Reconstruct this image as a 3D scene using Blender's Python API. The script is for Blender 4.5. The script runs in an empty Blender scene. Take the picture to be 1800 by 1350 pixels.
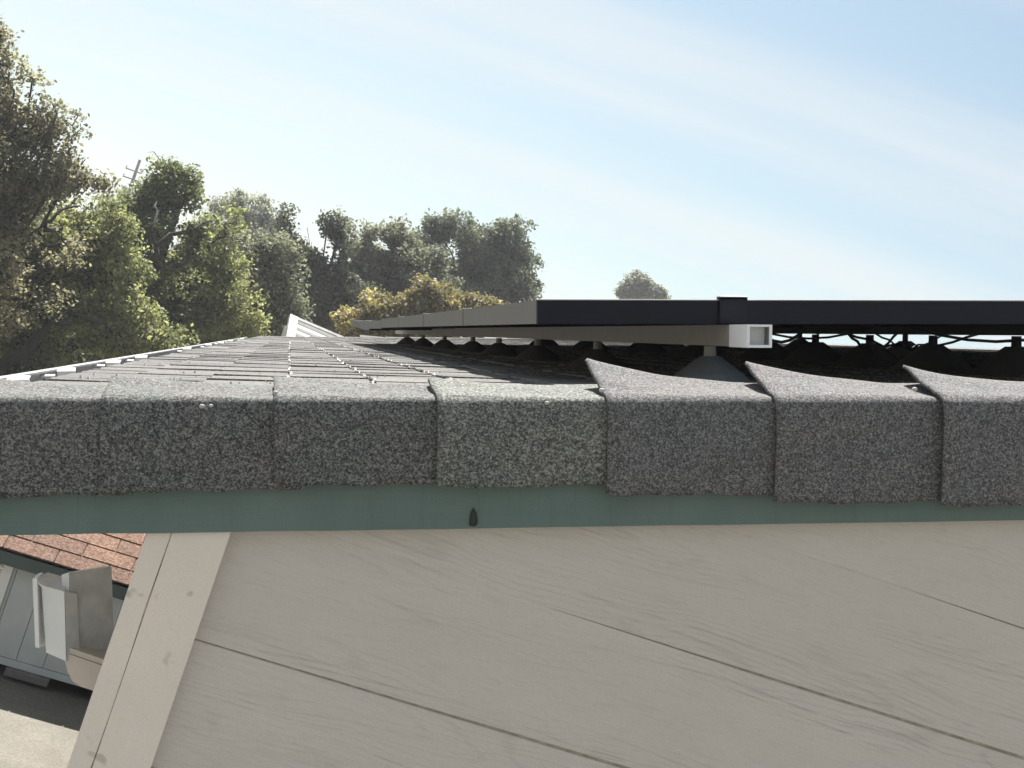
import bpy, math, random
import numpy as np
from mathutils import Vector, Matrix

random.seed(7)
rng = np.random.default_rng(11)
scene = bpy.context.scene
col = scene.collection

# ------------------------------------------------------------------ camera, sky, sun, exposure
FPX = 2424.0                                   # focal length in pixels of the 1800 px wide photograph
PITCH = math.radians(18.4)                     # 4:12 roof slope
CAM = Vector((0.0, 0.0, 2.5))
H = 0.093                                      # camera height over the roof plane
def _n(v):
    v = np.array(v, float); return v / np.linalg.norm(v)
Yc = _n((511 - 900, 580 - 675, FPX))           # eave direction, seen by the camera
rc = np.array((15100.0, 41.0, FPX)); rc = rc - Yc * rc.dot(Yc); rc = _n(rc)     # rake direction
wc = np.cross(rc, Yc)                          # roof normal
R_ = Vector((math.cos(PITCH), 0, math.sin(PITCH)))
Y_ = Vector((0, 1, 0))
W_ = Vector((-math.sin(PITCH), 0, math.cos(PITCH)))
O_ = CAM - H * W_                              # roof frame origin: straight below the camera on the roof plane
def c2w(c):
    return R_ * float(np.dot(rc, c)) + Y_ * float(np.dot(Yc, c)) + W_ * float(np.dot(wc, c))
cam_d = bpy.data.cameras.new('camera')
cam = bpy.data.objects.new('camera', cam_d); col.objects.link(cam)
mx = Matrix((c2w((1, 0, 0)), c2w((0, -1, 0)), c2w((0, 0, -1)))).transposed().to_4x4()
mx.translation = CAM
cam.matrix_world = mx
cam_d.sensor_width = 36.0; cam_d.lens = FPX / 1800 * 36.0
cam_d.clip_start = 0.05; cam_d.clip_end = 3000
scene.camera = cam

SUN_U, SUN_V, SUN_W = 0.22, 0.62, 1.0          # towards the sun, in the roof frame
sun_dir = (R_ * SUN_U + Y_ * SUN_V + W_ * SUN_W).normalized()
sun_el = math.asin(sun_dir.z); sun_az = math.atan2(sun_dir.x, sun_dir.y)
sd = bpy.data.lights.new('sun', 'SUN'); sd.energy = 4.5; sd.angle = math.radians(0.55); sd.color = (1.0, 0.955, 0.89)
so = bpy.data.objects.new('sun', sd); col.objects.link(so)
so.rotation_euler = sun_dir.to_track_quat('Z', 'Y').to_euler(); so.location = (0, 0, 40)

scene.view_settings.view_transform = 'Standard'; scene.view_settings.look = 'None'
scene.view_settings.exposure = 1.50; scene.view_settings.gamma = 1.0
scene.view_settings.use_curve_mapping = False
scene.render.engine = 'CYCLES'
try:
    scene.cycles.use_denoising = True
    scene.cycles.max_bounces = 8
    scene.cycles.transparent_max_bounces = 8
    scene.cycles.sample_clamp_indirect = 8
except Exception:
    pass

SKYOFF = 3.4                                   # which stretch of cirrus
world = bpy.data.worlds.new('World'); scene.world = world; world.use_nodes = True
nt = world.node_tree; nt.nodes.clear()
def wn(t, **k):
    n = nt.nodes.new(t)
    for a, b in k.items(): setattr(n, a, b)
    return n
def wmath(op, a, b=None, clamp=False):
    n = wn('ShaderNodeMath', operation=op); n.use_clamp = clamp
    for i, x in enumerate((a, b)):
        if x is None: continue
        if isinstance(x, (int, float)): n.inputs[i].default_value = x
        else: nt.links.new(x, n.inputs[i])
    return n.outputs[0]
w_out = wn('ShaderNodeOutputWorld')
sky = wn('ShaderNodeTexSky'); sky.sky_type = 'NISHITA'; sky.sun_disc = False
sky.sun_elevation = sun_el; sky.sun_rotation = sun_az
sky.air_density = 1.0; sky.dust_density = 1.6; sky.ozone_density = 1.0; sky.altitude = 100
b_sky = wn('ShaderNodeBackground'); b_sky.inputs[1].default_value = 0.05
skm = wn('ShaderNodeMix', data_type='RGBA', blend_type='MULTIPLY'); skm.inputs[0].default_value = 1.0; skm.inputs[7].default_value = (0.885, 0.985, 0.905, 1)
nt.links.new(sky.outputs[0], skm.inputs[6]); nt.links.new(skm.outputs[2], b_sky.inputs[0])
b_cl = wn('ShaderNodeBackground'); b_cl.inputs[0].default_value = (0.965, 0.993, 0.992, 1); b_cl.inputs[1].default_value = 0.315
tc = wn('ShaderNodeTexCoord'); sep = wn('ShaderNodeSeparateXYZ'); nt.links.new(tc.outputs['Generated'], sep.inputs[0])
X, Yd, Z = sep.outputs
zc = wmath('MAXIMUM', Z, 0.0)
den = wmath('ADD', zc, 0.10)
px_ = wmath('DIVIDE', X, den); py_ = wmath('DIVIDE', Yd, den)       # cirrus lies on a flat layer overhead
a_ = math.radians(-14)
along = wmath('ADD', wmath('MULTIPLY', px_, math.cos(a_)), wmath('MULTIPLY', py_, math.sin(a_)))
across = wmath('SUBTRACT', wmath('MULTIPLY', py_, math.cos(a_)), wmath('MULTIPLY', px_, math.sin(a_)))
cmb = wn('ShaderNodeCombineXYZ')
nt.links.new(wmath('MULTIPLY', along, 0.22), cmb.inputs[0]); nt.links.new(wmath('MULTIPLY', across, 1.7), cmb.inputs[1])
cmb.inputs[2].default_value = SKYOFF
cn = wn('ShaderNodeTexNoise'); cn.inputs['Scale'].default_value = 1.0; cn.inputs['Detail'].default_value = 7; cn.inputs['Roughness'].default_value = 0.5
cn.inputs['Distortion'].default_value = 0.35
nt.links.new(cmb.outputs[0], cn.inputs['Vector'])
streak = wn('ShaderNodeMapRange'); streak.interpolation_type = 'SMOOTHSTEP'
streak.inputs[1].default_value = 0.36; streak.inputs[2].default_value = 0.68; streak.inputs[3].default_value = 0.0; streak.inputs[4].default_value = 0.58
nt.links.new(cn.outputs[0], streak.inputs[0])
haze = wmath('MULTIPLY', wmath('POWER', 2.718, wmath('MULTIPLY', zc, -6.0)), 0.80)
fac = wmath('ADD', haze, wmath('MULTIPLY', streak.outputs[0], wmath('SUBTRACT', 1.0, haze)), True)
wmix = wn('ShaderNodeMixShader')
nt.links.new(fac, wmix.inputs[0]); nt.links.new(b_sky.outputs[0], wmix.inputs[1]); nt.links.new(b_cl.outputs[0], wmix.inputs[2])
nt.links.new(wmix.outputs[0], w_out.inputs[0])

# ------------------------------------------------------------------ measuring helpers
def ray(px, py):
    c = np.array(((px - 900) / FPX, (py - 675) / FPX, 1.0))
    return float(rc.dot(c)), float(Yc.dot(c)), float(wc.dot(c))
def rf(px, py, v):
    """roof-frame (u, w) of the photograph's point px, py at depth v"""
    a, b, c = ray(px, py); return a / b * v, H + c / b * v
def at(px, py, depth):
    a, b, c = ray(px, py)
    return CAM + (R_ * a + Y_ * b + W_ * c) * (depth / b)
def on_ground(px, py, z=0.0):
    a, b, c = ray(px, py); d = R_ * a + Y_ * b + W_ * c
    return CAM + d * ((z - CAM.z) / d.z)

# ------------------------------------------------------------------ materials
def new_mat(name):
    m = bpy.data.materials.new(name); m.use_nodes = True
    t = m.node_tree; b = t.nodes['Principled BSDF']; return m, t, b
class NT:
    def __init__(s, t): s.t = t
    def n(s, typ, **k):
        x = s.t.nodes.new(typ)
        for a, b in k.items(): setattr(x, a, b)
        return x
    def l(s, a, b): s.t.links.new(a, b)
    def coord(s, scale=(1, 1, 1), rand=False, kind='Object'):
        c = s.n('ShaderNodeTexCoord'); mp = s.n('ShaderNodeMapping'); mp.inputs['Scale'].default_value = scale
        if rand:
            oi = s.n('ShaderNodeObjectInfo'); mul = s.n('ShaderNodeVectorMath', operation='SCALE')
            cx = s.n('ShaderNodeCombineXYZ'); s.l(oi.outputs['Random'], cx.inputs[0]); s.l(oi.outputs['Random'], cx.inputs[1])
            s.l(cx.outputs[0], mul.inputs[0]); mul.inputs['Scale'].default_value = 37.0
            ad = s.n('ShaderNodeVectorMath', operation='ADD'); s.l(c.outputs[kind], ad.inputs[0]); s.l(mul.outputs[0], ad.inputs[1])
            s.l(ad.outputs[0], mp.inputs[0])
        else:
            s.l(c.outputs[kind], mp.inputs[0])
        return mp.outputs[0]
    def noise(s, vec, scale, detail=3, rough=0.5, dist=0.0):
        x = s.n('ShaderNodeTexNoise'); x.inputs['Scale'].default_value = scale; x.inputs['Detail'].default_value = detail
        x.inputs['Roughness'].default_value = rough; x.inputs['Distortion'].default_value = dist; s.l(vec, x.inputs['Vector']); return x.outputs[0]
    def ramp(s, fac, stops, interp='LINEAR'):
        x = s.n('ShaderNodeValToRGB'); x.color_ramp.interpolation = interp
        e = x.color_ramp.elements
        while len(e) < len(stops): e.new(0.5)
        for i, (p, c) in enumerate(stops):
            e[i].position = p; e[i].color = (*c, 1) if len(c) == 3 else c
        s.l(fac, x.inputs[0]); return x.outputs[0]
    def mr(s, v, a, b, c=0.0, d=1.0):
        x = s.n('ShaderNodeMapRange'); s.l(v, x.inputs[0])
        for i, q in enumerate((a, b, c, d)): x.inputs[i + 1].default_value = q
        return x.outputs[0]
    def m(s, op, a, b=None):
        x = s.n('ShaderNodeMath', operation=op)
        for i, q in enumerate((a, b)):
            if q is None: continue
            if isinstance(q, (int, float)): x.inputs[i].default_value = q
            else: s.l(q, x.inputs[i])
        return x.outputs[0]
    def mix(s, f, a, b, blend='MIX'):
        x = s.n('ShaderNodeMix', data_type='RGBA', blend_type=blend)
        for i, q in ((0, f), (6, a), (7, b)):
            if isinstance(q, (int, float)): x.inputs[i].default_value = q
            elif isinstance(q, tuple): x.inputs[i].default_value = (*q, 1)
            else: s.l(q, x.inputs[i])
        return x.outputs[2]
    def bump(s, h, b, strength=0.5, dist=0.002):
        x = s.n('ShaderNodeBump'); x.inputs['Strength'].default_value = strength; x.inputs['Distance'].default_value = dist
        s.l(h, x.inputs['Height']); s.l(x.outputs[0], b.inputs['Normal'])

def granules(name, dark, mid, light, tint_a, tint_b, blotch=150.0, rand=False, contrast=1.0):
    m, t, b = new_mat(name); g = NT(t)
    v = g.coord(rand=rand)
    n1 = g.noise(v, blotch, 3, 0.65)
    vo = g.n('ShaderNodeTexVoronoi'); vo.inputs['Scale'].default_value = blotch * 2.6; g.l(v, vo.inputs['Vector'])
    sepc = g.n('ShaderNodeSeparateColor'); g.l(vo.outputs['Color'], sepc.inputs[0])
    f = g.m('ADD', g.m('MULTIPLY', n1, 0.62), g.m('MULTIPLY', sepc.outputs[0], 0.38))
    c = g.ramp(f, [(0.5 - 0.22 / contrast, dark), (0.5, mid), (0.5 + 0.24 / contrast, light)])
    big = g.noise(v, 9.0, 4, 0.6)
    tint = g.ramp(big, [(0.36, tint_a), (0.64, tint_b)])
    c = g.mix(1.0, c, tint, 'MULTIPLY')
    wear = g.mr(g.noise(g.coord((26, 26, 7)), 1.0, 4, 0.65), 0.52, 0.78, 0, 0.30); c = g.mix(wear, c, tuple(min(1, x * 1.45) for x in mid))
    if rand:
        oi = g.n('ShaderNodeObjectInfo')
        c = g.mix(1.0, c, g.ramp(oi.outputs['Random'], [(0, (0.80, 0.80, 0.82)), (1, (1.14, 1.12, 1.08))]), 'MULTIPLY')
    g.l(c, b.inputs['Base Color']); b.inputs['Roughness'].default_value = 0.92; b.inputs['Specular IOR Level'].default_value = 0.25
    g.bump(f, b, 0.5, 0.0025)
    return m
M = {}
M['cap'] = granules('cap_granules', (0.030, 0.031, 0.032), (0.102, 0.101, 0.099), (0.265, 0.262, 0.255), (0.92, 0.99, 0.97), (1.04, 1.0, 1.01), 185.0)
M['cap_green'] = granules('cap_granules_green', (0.044, 0.047, 0.044), (0.124, 0.127, 0.120), (0.32, 0.33, 0.31), (0.96, 1.0, 0.97), (1.03, 1.0, 0.98), 175.0)
M['cap_dark'] = granules('cap_granules_dark', (0.044, 0.044, 0.046), (0.108, 0.106, 0.107), (0.27, 0.262, 0.258), (0.95, 0.99, 1.0), (1.04, 1.0, 1.0), 210.0)
M['shingle'] = granules('roof_granules', (0.052, 0.052, 0.054), (0.130, 0.129, 0.128), (0.30, 0.295, 0.29), (0.9, 0.93, 0.95), (1.06, 1.02, 0.98), 95.0, True)
M['red_shingle'] = granules('red_brown_granules', (0.092, 0.055, 0.040), (0.168, 0.104, 0.078), (0.275, 0.185, 0.148), (0.95, 0.95, 0.95), (1.05, 1.04, 1.03), 45.0, True)

def plain(name, colr, rough=0.6, metal=0.0, spec=0.5, var=0.12, vscale=14.0, bump=0.0, bscale=220.0):
    m, t, b = new_mat(name); g = NT(t); v = g.coord()
    n = g.noise(v, vscale, 5, 0.6)
    lo = tuple(x * (1 - var) for x in colr); hi = tuple(min(1, x * (1 + var)) for x in colr)
    g.l(g.ramp(n, [(0.3, lo), (0.7, hi)]), b.inputs['Base Color'])
    g.l(g.mr(n, 0.3, 0.7, max(0.02, rough - 0.07), min(1, rough + 0.07)), b.inputs['Roughness'])
    b.inputs['Metallic'].default_value = metal; b.inputs['Specular IOR Level'].default_value = spec
    if bump: g.bump(g.noise(v, bscale, 3, 0.6), b, bump, 0.001)
    return m
M['sheath'] = plain('sheathing', (0.40, 0.335, 0.26), 0.95, var=.35, vscale=40)
M['deck'] = plain('roof_deck', (0.07, 0.068, 0.066), 0.95)
M['dark_gap'] = plain('dark_gap_brown', (0.075, 0.06, 0.048), 0.95)
M['filler'] = plain('dirty_caulk', (0.30, 0.255, 0.205), 0.95, var=0.85, vscale=22)
M['green'] = plain('green_paint', (0.112, 0.168, 0.153), 0.6, var=0.20, vscale=11, bump=0.35, bscale=160)
def green_mat():
    m, t, b = new_mat('weathered_green_paint'); g = NT(t); v = g.coord()
    n = g.noise(v, 9, 5, 0.65); c = g.ramp(n, [(0.3, (0.098, 0.150, 0.136)), (0.7, (0.128, 0.182, 0.166))])
    br = g.noise(g.coord((6, 6, 260)), 1.0, 4, 0.65); c = g.mix(g.mr(br, 0.45, 0.8, 0, 0.35), c, (0.16, 0.20, 0.185))
    dr = g.noise(g.coord((55, 55, 5)), 1.0, 4, 0.7); c = g.mix(g.mr(dr, 0.55, 0.8, 0, 0.5), c, (0.065, 0.085, 0.078))
    gr = g.noise(v, 420, 2, 0.7); c = g.mix(g.mr(gr, 0.35, 0.72, 0, 0.32), c, (0.07, 0.10, 0.092))
    g.l(c, b.inputs['Base Color']); b.inputs['Roughness'].default_value = 0.62; g.bump(g.m('ADD', br, gr), b, 0.35, 0.0012); return m
M['green'] = green_mat()
M['tar'] = plain('dark_drip', (0.02, 0.024, 0.022), 0.7)
M['white_metal'] = plain('white_painted_metal', (0.72, 0.72, 0.70), 0.35, var=0.06)
M['gutter'] = plain('grey_gutter_paint', (0.25, 0.245, 0.245), 0.5, var=0.2, vscale=9)
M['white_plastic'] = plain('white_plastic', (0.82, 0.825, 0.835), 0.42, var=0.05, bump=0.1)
M['white_plastic_shaded'] = plain('shaded_white_plastic', (0.55, 0.55, 0.54), 0.55, var=0.22, vscale=22)  # darker copy of the white plastic: shade and some dirt put into its colour
M['cream'] = plain('cream_paint', (0.60, 0.535, 0.465), 0.6, var=0.07, vscale=9, bump=0.2, bscale=160)
M['alu'] = plain('aluminium', (0.62, 0.63, 0.64), 0.38, 1.0, var=0.08)
M['alu_dull'] = plain('weathered_aluminium', (0.36, 0.345, 0.32), 0.55, 0.5, var=0.15, vscale=30, bump=0.25, bscale=400)
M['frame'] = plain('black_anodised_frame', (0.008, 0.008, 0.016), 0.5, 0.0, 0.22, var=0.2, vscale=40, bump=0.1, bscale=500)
M['frame_side'] = plain('skylit_frame_side', (0.115, 0.115, 0.115), 0.5, 0.3, 0.5, var=0.25, vscale=25, bump=0.2, bscale=300)  # grey stands in for sky reflected along the black frame's side
M['black'] = plain('black_plastic', (0.012, 0.012, 0.013), 0.55)
M['cells'] = plain('solar_glass', (0.012, 0.016, 0.035), 0.12, 0.0, 0.5)
M['flash'] = plain('flashing_grey', (0.24, 0.26, 0.285), 0.55, 0.3, var=0.15)
M['white_spot'] = plain('pale_spot', (0.44, 0.425, 0.40), 0.8, var=0.1)
M['bark'] = plain('bark', (0.024, 0.021, 0.018), 0.97, var=0.4, vscale=9, bump=0.6, bscale=30)
M['pole'] = plain('pole_wood', (0.11, 0.10, 0.095), 0.9, var=0.2)
M['shed_wall'] = plain('grey_shed_paint', (0.48, 0.50, 0.49), 0.7, var=0.08, vscale=5)
M['shed_green'] = plain('dark_green_trim', (0.062, 0.088, 0.083), 0.6)
M['skid'] = plain('weathered_timber', (0.16, 0.145, 0.14), 0.9, var=0.25, vscale=12)
M['paper'] = plain('notice_sheet', (0.74, 0.73, 0.70), 0.5, var=0.03)
M['ink'] = plain('ink', (0.05, 0.05, 0.055), 0.6)
M['inner_wall'] = plain('side_wall_paint', (0.52, 0.48, 0.43), 0.7, var=0.06)

def siding_mat():
    m, t, b = new_mat('embossed_siding'); g = NT(t)
    tcn = g.n('ShaderNodeTexCoord'); oi = g.n('ShaderNodeObjectInfo'); sp = g.n('ShaderNodeSeparateXYZ'); g.l(tcn.outputs['Object'], sp.inputs[0])
    def vec(sx, sz, off):
        c = g.n('ShaderNodeCombineXYZ'); g.l(g.m('MULTIPLY', sp.outputs[0], sx), c.inputs[0]); g.l(g.m('MULTIPLY', sp.outputs[2], sz), c.inputs[1])
        g.l(g.m('ADD', g.m('MULTIPLY', oi.outputs['Random'], 23.0), off), c.inputs[2]); return c.outputs[0]
    wob = g.noise(vec(2.2, 3.2, 0.0), 1.0, 3, 0.5)
    wob2 = g.noise(vec(14, 26, 3.0), 1.0, 2, 0.5)
    zz = g.m('ADD', g.m('ADD', sp.outputs[2], g.m('MULTIPLY', wob, 0.12)), g.m('MULTIPLY', wob2, 0.012))
    s1 = g.m('SINE', g.m('MULTIPLY', zz, 2 * math.pi / 0.0105))
    s2 = g.m('SINE', g.m('MULTIPLY', g.noise(vec(1.0, 8.0, 13.0), 1.0, 2, 0.45), 2 * math.pi * 17))
    rid = g.m('ADD', g.m('MULTIPLY', g.m('POWER', g.mr(s1, 0.2, 1.0), 2.0), 0.45), g.m('MULTIPLY', g.m('POWER', g.mr(s2, 0.45, 1.0), 2.0), 0.75))
    mask = g.mr(g.noise(vec(1.1, 9.0, 7.0), 1.0, 4, 0.55), 0.45, 0.64)
    brk = g.mr(g.noise(vec(22, 60, 9.0), 1.0, 2, 0.5), 0.30, 0.55, 0.25, 1.0)
    oc = g.n('ShaderNodeSeparateColor'); g.l(oi.outputs['Color'], oc.inputs[0])
    gro = g.m('MULTIPLY', g.m('MULTIPLY', g.m('MULTIPLY', rid, mask), brk), oc.outputs[0])
    fine = g.noise(vec(30, 420, 2.0), 1.0, 3, 0.6)
    dirt = g.noise(vec(2.0, 5.0, 5.0), 1.0, 4, 0.6)
    base = g.ramp(dirt, [(0.3, (0.570, 0.513, 0.463)), (0.7, (0.622, 0.566, 0.517))])
    c = g.mix(g.m('MULTIPLY', gro, 0.40), base, (0.31, 0.28, 0.245))  # grooves darkened in colour: dirt, plus shading the bump alone leaves weak
    c = g.mix(g.mr(fine, 0.5, 0.75, 0, 0.22), c, (0.33, 0.30, 0.265))
    grit = g.noise(vec(520, 520, 4.0), 1.0, 2, 0.7); c = g.mix(g.mr(grit, 0.35, 0.7, 0, 0.30), c, (0.36, 0.335, 0.30))
    spk = g.mr(g.noise(vec(9, 9, 11.0), 1.0, 1, 0.4), 0.80, 0.83, 0, 0.5)
    c = g.mix(spk, c, (0.2, 0.18, 0.15))
    g.l(c, b.inputs['Base Color']); b.inputs['Roughness'].default_value = 0.62
    h = g.m('ADD', g.m('MULTIPLY', gro, -1.0), g.m('MULTIPLY', fine, 0.22))
    g.bump(h, b, 0.65, 0.002)
    return m
M['siding'] = siding_mat()

def corner_mat():
    m, t, b = new_mat('corner_board_paint'); g = NT(t); v = g.coord()
    n = g.noise(v, 6, 4, 0.6); c = g.ramp(n, [(0.3, (0.745, 0.660, 0.585)), (0.7, (0.80, 0.715, 0.635))])
    c = g.mix(g.mr(g.noise(v, 480, 2, 0.7), 0.4, 0.7, 0, 0.22), c, (0.45, 0.41, 0.355)); d = g.mr(g.noise(v, 26, 2, 0.5), 0.69, 0.76, 0, 0.45); c = g.mix(d, c, (0.26, 0.23, 0.19))
    g.l(c, b.inputs['Base Color']); b.inputs['Roughness'].default_value = 0.6
    g.bump(g.noise(g.coord((200, 200, 12)), 1.0, 3, 0.6), b, 0.25, 0.001); return m
M['corner'] = corner_mat()

def ground_mat():
    m, t, b = new_mat('dry_ground'); g = NT(t); v = g.coord()
    big = g.noise(v, 0.12, 5, 0.6); mid = g.noise(v, 3.0, 5, 0.65); fine = g.noise(v, 60, 4, 0.7)
    c = g.ramp(big, [(0.35, (0.20, 0.178, 0.13)), (0.65, (0.165, 0.15, 0.10))])
    c = g.mix(g.mr(mid, 0.35, 0.7), c, (0.23, 0.21, 0.165)); c = g.mix(g.mr(fine, 0.45, 0.7, 0, 0.55), c, (0.135, 0.118, 0.088))
    g.l(c, b.inputs['Base Color']); b.inputs['Roughness'].default_value = 0.95; g.bump(g.m('ADD', fine, mid), b, 0.5, 0.02); return m
M['ground'] = ground_mat()
def apron_mat():
    m, t, b = new_mat('pale_gravel_concrete'); g = NT(t); v = g.coord()
    mid = g.noise(v, 4.0, 5, 0.65); fine = g.noise(v, 75, 3, 0.7)
    c = g.ramp(mid, [(0.3, (0.150, 0.139, 0.115)), (0.7, (0.20, 0.189, 0.158))]); c = g.mix(g.mr(fine, 0.42, 0.64, 0, 0.6), c, (0.085, 0.075, 0.06)); c = g.mix(g.mr(g.noise(v, 23, 3, 0.6), 0.5, 0.75, 0, 0.5), c, (0.12, 0.11, 0.085))
    g.l(c, b.inputs['Base Color']); b.inputs['Roughness'].default_value = 0.9; g.bump(fine, b, 0.7, 0.01); return m
M['apron'] = apron_mat()

def leaf_mat(name, stops, trans=0.35):
    m, t, b = new_mat(name); g = NT(t)
    at_ = g.n('ShaderNodeAttribute', attribute_name='tint')
    c = g.ramp(at_.outputs['Fac'], stops)
    t.nodes.remove(b)
    d = g.n('ShaderNodeBsdfPrincipled'); g.l(c, d.inputs['Base Color']); d.inputs['Roughness'].default_value = 0.6; d.inputs['Specular IOR Level'].default_value = 0.4
    tr = g.n('ShaderNodeBsdfTranslucent'); bright = g.mix(1.0, c, (1.8, 1.85, 1.25), 'MULTIPLY'); g.l(bright, tr.inputs[0])
    mx_ = g.n('ShaderNodeMixShader'); mx_.inputs[0].default_value = trans
    g.l(d.outputs[0], mx_.inputs[1]); g.l(tr.outputs[0], mx_.inputs[2]); g.l(mx_.outputs[0], t.nodes['Material Output'].inputs[0]); return m
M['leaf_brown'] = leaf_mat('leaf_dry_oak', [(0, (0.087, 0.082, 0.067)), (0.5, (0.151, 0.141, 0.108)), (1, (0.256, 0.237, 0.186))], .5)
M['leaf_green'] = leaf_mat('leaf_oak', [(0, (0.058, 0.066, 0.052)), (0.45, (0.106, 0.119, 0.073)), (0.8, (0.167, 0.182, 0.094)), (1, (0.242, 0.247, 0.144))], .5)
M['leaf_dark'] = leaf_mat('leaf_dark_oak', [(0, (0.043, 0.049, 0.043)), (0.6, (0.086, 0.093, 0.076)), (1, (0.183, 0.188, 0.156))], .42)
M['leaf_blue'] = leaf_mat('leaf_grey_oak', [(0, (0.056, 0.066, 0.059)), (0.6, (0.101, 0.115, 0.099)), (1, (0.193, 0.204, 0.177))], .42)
M['leaf_grey'] = leaf_mat('leaf_hazy', [(0, (0.154, 0.160, 0.154)), (0.6, (0.224, 0.230, 0.211)), (1, (0.333, 0.333, 0.301))], .4)  # distance haze put into the leaf colour
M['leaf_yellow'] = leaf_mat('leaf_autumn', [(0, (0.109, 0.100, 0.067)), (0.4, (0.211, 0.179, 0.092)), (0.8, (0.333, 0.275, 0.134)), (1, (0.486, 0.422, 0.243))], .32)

# ------------------------------------------------------------------ object helpers
def mesh(name, verts, faces, mat, smooth=False):
    me = bpy.data.meshes.new(name); me.from_pydata([tuple(v) for v in verts], [], faces); me.update()
    if mat: me.materials.append(mat)
    if smooth: me.polygons.foreach_set('use_smooth', [True] * len(me.polygons))
    return me
def obj(name, me, parent=None, loc=(0, 0, 0), rot=(0, 0, 0)):
    o = bpy.data.objects.new(name, me); col.objects.link(o); o.location = loc; o.rotation_euler = rot
    if parent: o.parent = parent
    return o
def tag(o, label=None, cat=None, group=None, kind=None):
    for k, v in (('label', label), ('category', cat), ('group', group), ('kind', kind)):
        if v: o[k] = v
    return o
def thing(name, label, cat, loc=(0, 0, 0), rot=(0, 0, 0), group=None):
    return tag(obj(name, None, None, loc, rot), label, cat, group)
class MB:
    def __init__(s): s.v = []; s.f = []
    def add(s, vs, fs):
        k = len(s.v); s.v += [Vector(v) for v in vs]; s.f += [tuple(i + k for i in f) for f in fs]; return s
    def box(s, lo, hi, mtx=None, ch=0.0):
        x0, y0, z0 = lo; x1, y1, z1 = hi
        if ch > 0:
            return s.cbox(lo, hi, ch, mtx)
        vs = [(x0, y0, z0), (x1, y0, z0), (x1, y1, z0), (x0, y1, z0), (x0, y0, z1), (x1, y0, z1), (x1, y1, z1), (x0, y1, z1)]
        if mtx: vs = [mtx @ Vector(v) for v in vs]
        return s.add(vs, [(0, 3, 2, 1), (4, 5, 6, 7), (0, 1, 5, 4), (1, 2, 6, 5), (2, 3, 7, 6), (3, 0, 4, 7)])
    def cbox(s, lo, hi, c, mtx=None):
        import bmesh
        bm = bmesh.new(); bmesh.ops.create_cube(bm, size=1)
        for v in bm.verts: v.co = Vector([lo[i] + (v.co[i] + 0.5) * (hi[i] - lo[i]) for i in range(3)])
        bmesh.ops.bevel(bm, geom=list(bm.edges), offset=c, segments=2, affect='EDGES', profile=0.6)
        bm.verts.index_update()
        vs = [mtx @ v.co if mtx else v.co.copy() for v in bm.verts]; fs = [tuple(v.index for v in f.verts) for f in bm.faces]; bm.free()
        return s.add(vs, fs)
    def prism(s, prof, axis_from, axis_to):
        """prof: list of 3-D points (a loop), swept by the vector axis_to - axis_from"""
        d = Vector(axis_to) - Vector(axis_from); n = len(prof)
        a = [Vector(p) for p in prof]; vs = a + [p + d for p in a]
        fs = [tuple(range(n - 1, -1, -1)), tuple(range(n, 2 * n))] + [(i, (i + 1) % n, n + (i + 1) % n, n + i) for i in range(n)]
        return s.add(vs, fs)
    def tube(s, pts, rad, n=7, caps=True):
        pts = [Vector(p) for p in pts]; rings = []
        rad = rad if isinstance(rad, (list, tuple)) else [rad] * len(pts)
        for i, p in enumerate(pts):
            d = (pts[min(i + 1, len(pts) - 1)] - pts[max(i - 1, 0)]).normalized()
            a = d.cross(Vector((0.13, 0.29, 0.95))); a = a if a.length > 1e-3 else d.cross(Vector((1, 0, 0))); a.normalize(); b = d.cross(a)
            rings.append([p + (a * math.cos(2 * math.pi * k / n) + b * math.sin(2 * math.pi * k / n)) * rad[i] for k in range(n)])
        vs = [v for r in rings for v in r]
        fs = [(i * n + k, i * n + (k + 1) % n, (i + 1) * n + (k + 1) % n, (i + 1) * n + k) for i in range(len(pts) - 1) for k in range(n)]
        if caps: fs += [tuple(range(n - 1, -1, -1)), tuple(range((len(pts) - 1) * n, len(pts) * n))]
        return s.add(vs, fs)
    def build(s, name, mat, parent=None, smooth=False, loc=(0, 0, 0), rot=(0, 0, 0)):
        return obj(name, mesh(name, s.v, s.f, mat, smooth), parent, loc, rot)
ROOF_ROT = (0, -PITCH, 0)

# ------------------------------------------------------------------ ground
g = MB(); g.add([(-1500, -1500, 0), (1500, -1500, 0), (1500, 1500, 0), (-1500, 1500, 0)], [(0, 1, 2, 3)])
tag(g.build('ground', M['ground']), 'dry pale ground reaching out beyond the houses and trees', kind='structure')
g = MB(); g.add([(-9, -12, 0.004), (12, -12, 0.004), (12, 9.5, 0.004), (-9, 9.5, 0.004)], [(0, 1, 2, 3)])
tag(g.build('path', M['apron']), 'pale gritty concrete yard beside the house', kind='structure')

hm = bpy.data.materials.new('haze'); hm.use_nodes = True; ht = hm.node_tree; ht.nodes.clear()
ho = ht.nodes.new('ShaderNodeOutputMaterial'); hv = ht.nodes.new('ShaderNodeVolumePrincipled')
hv.inputs['Color'].default_value = (0.93, 0.96, 1.0, 1); hv.inputs['Density'].default_value = 0.0014; hv.inputs['Anisotropy'].default_value = 0.25
ht.links.new(hv.outputs[0], ho.inputs['Volume'])
g = MB(); g.box((-1510, -1510, -1.0), (1510, 1510, 13.0)); tag(g.build('haze', hm), kind='stuff')

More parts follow.
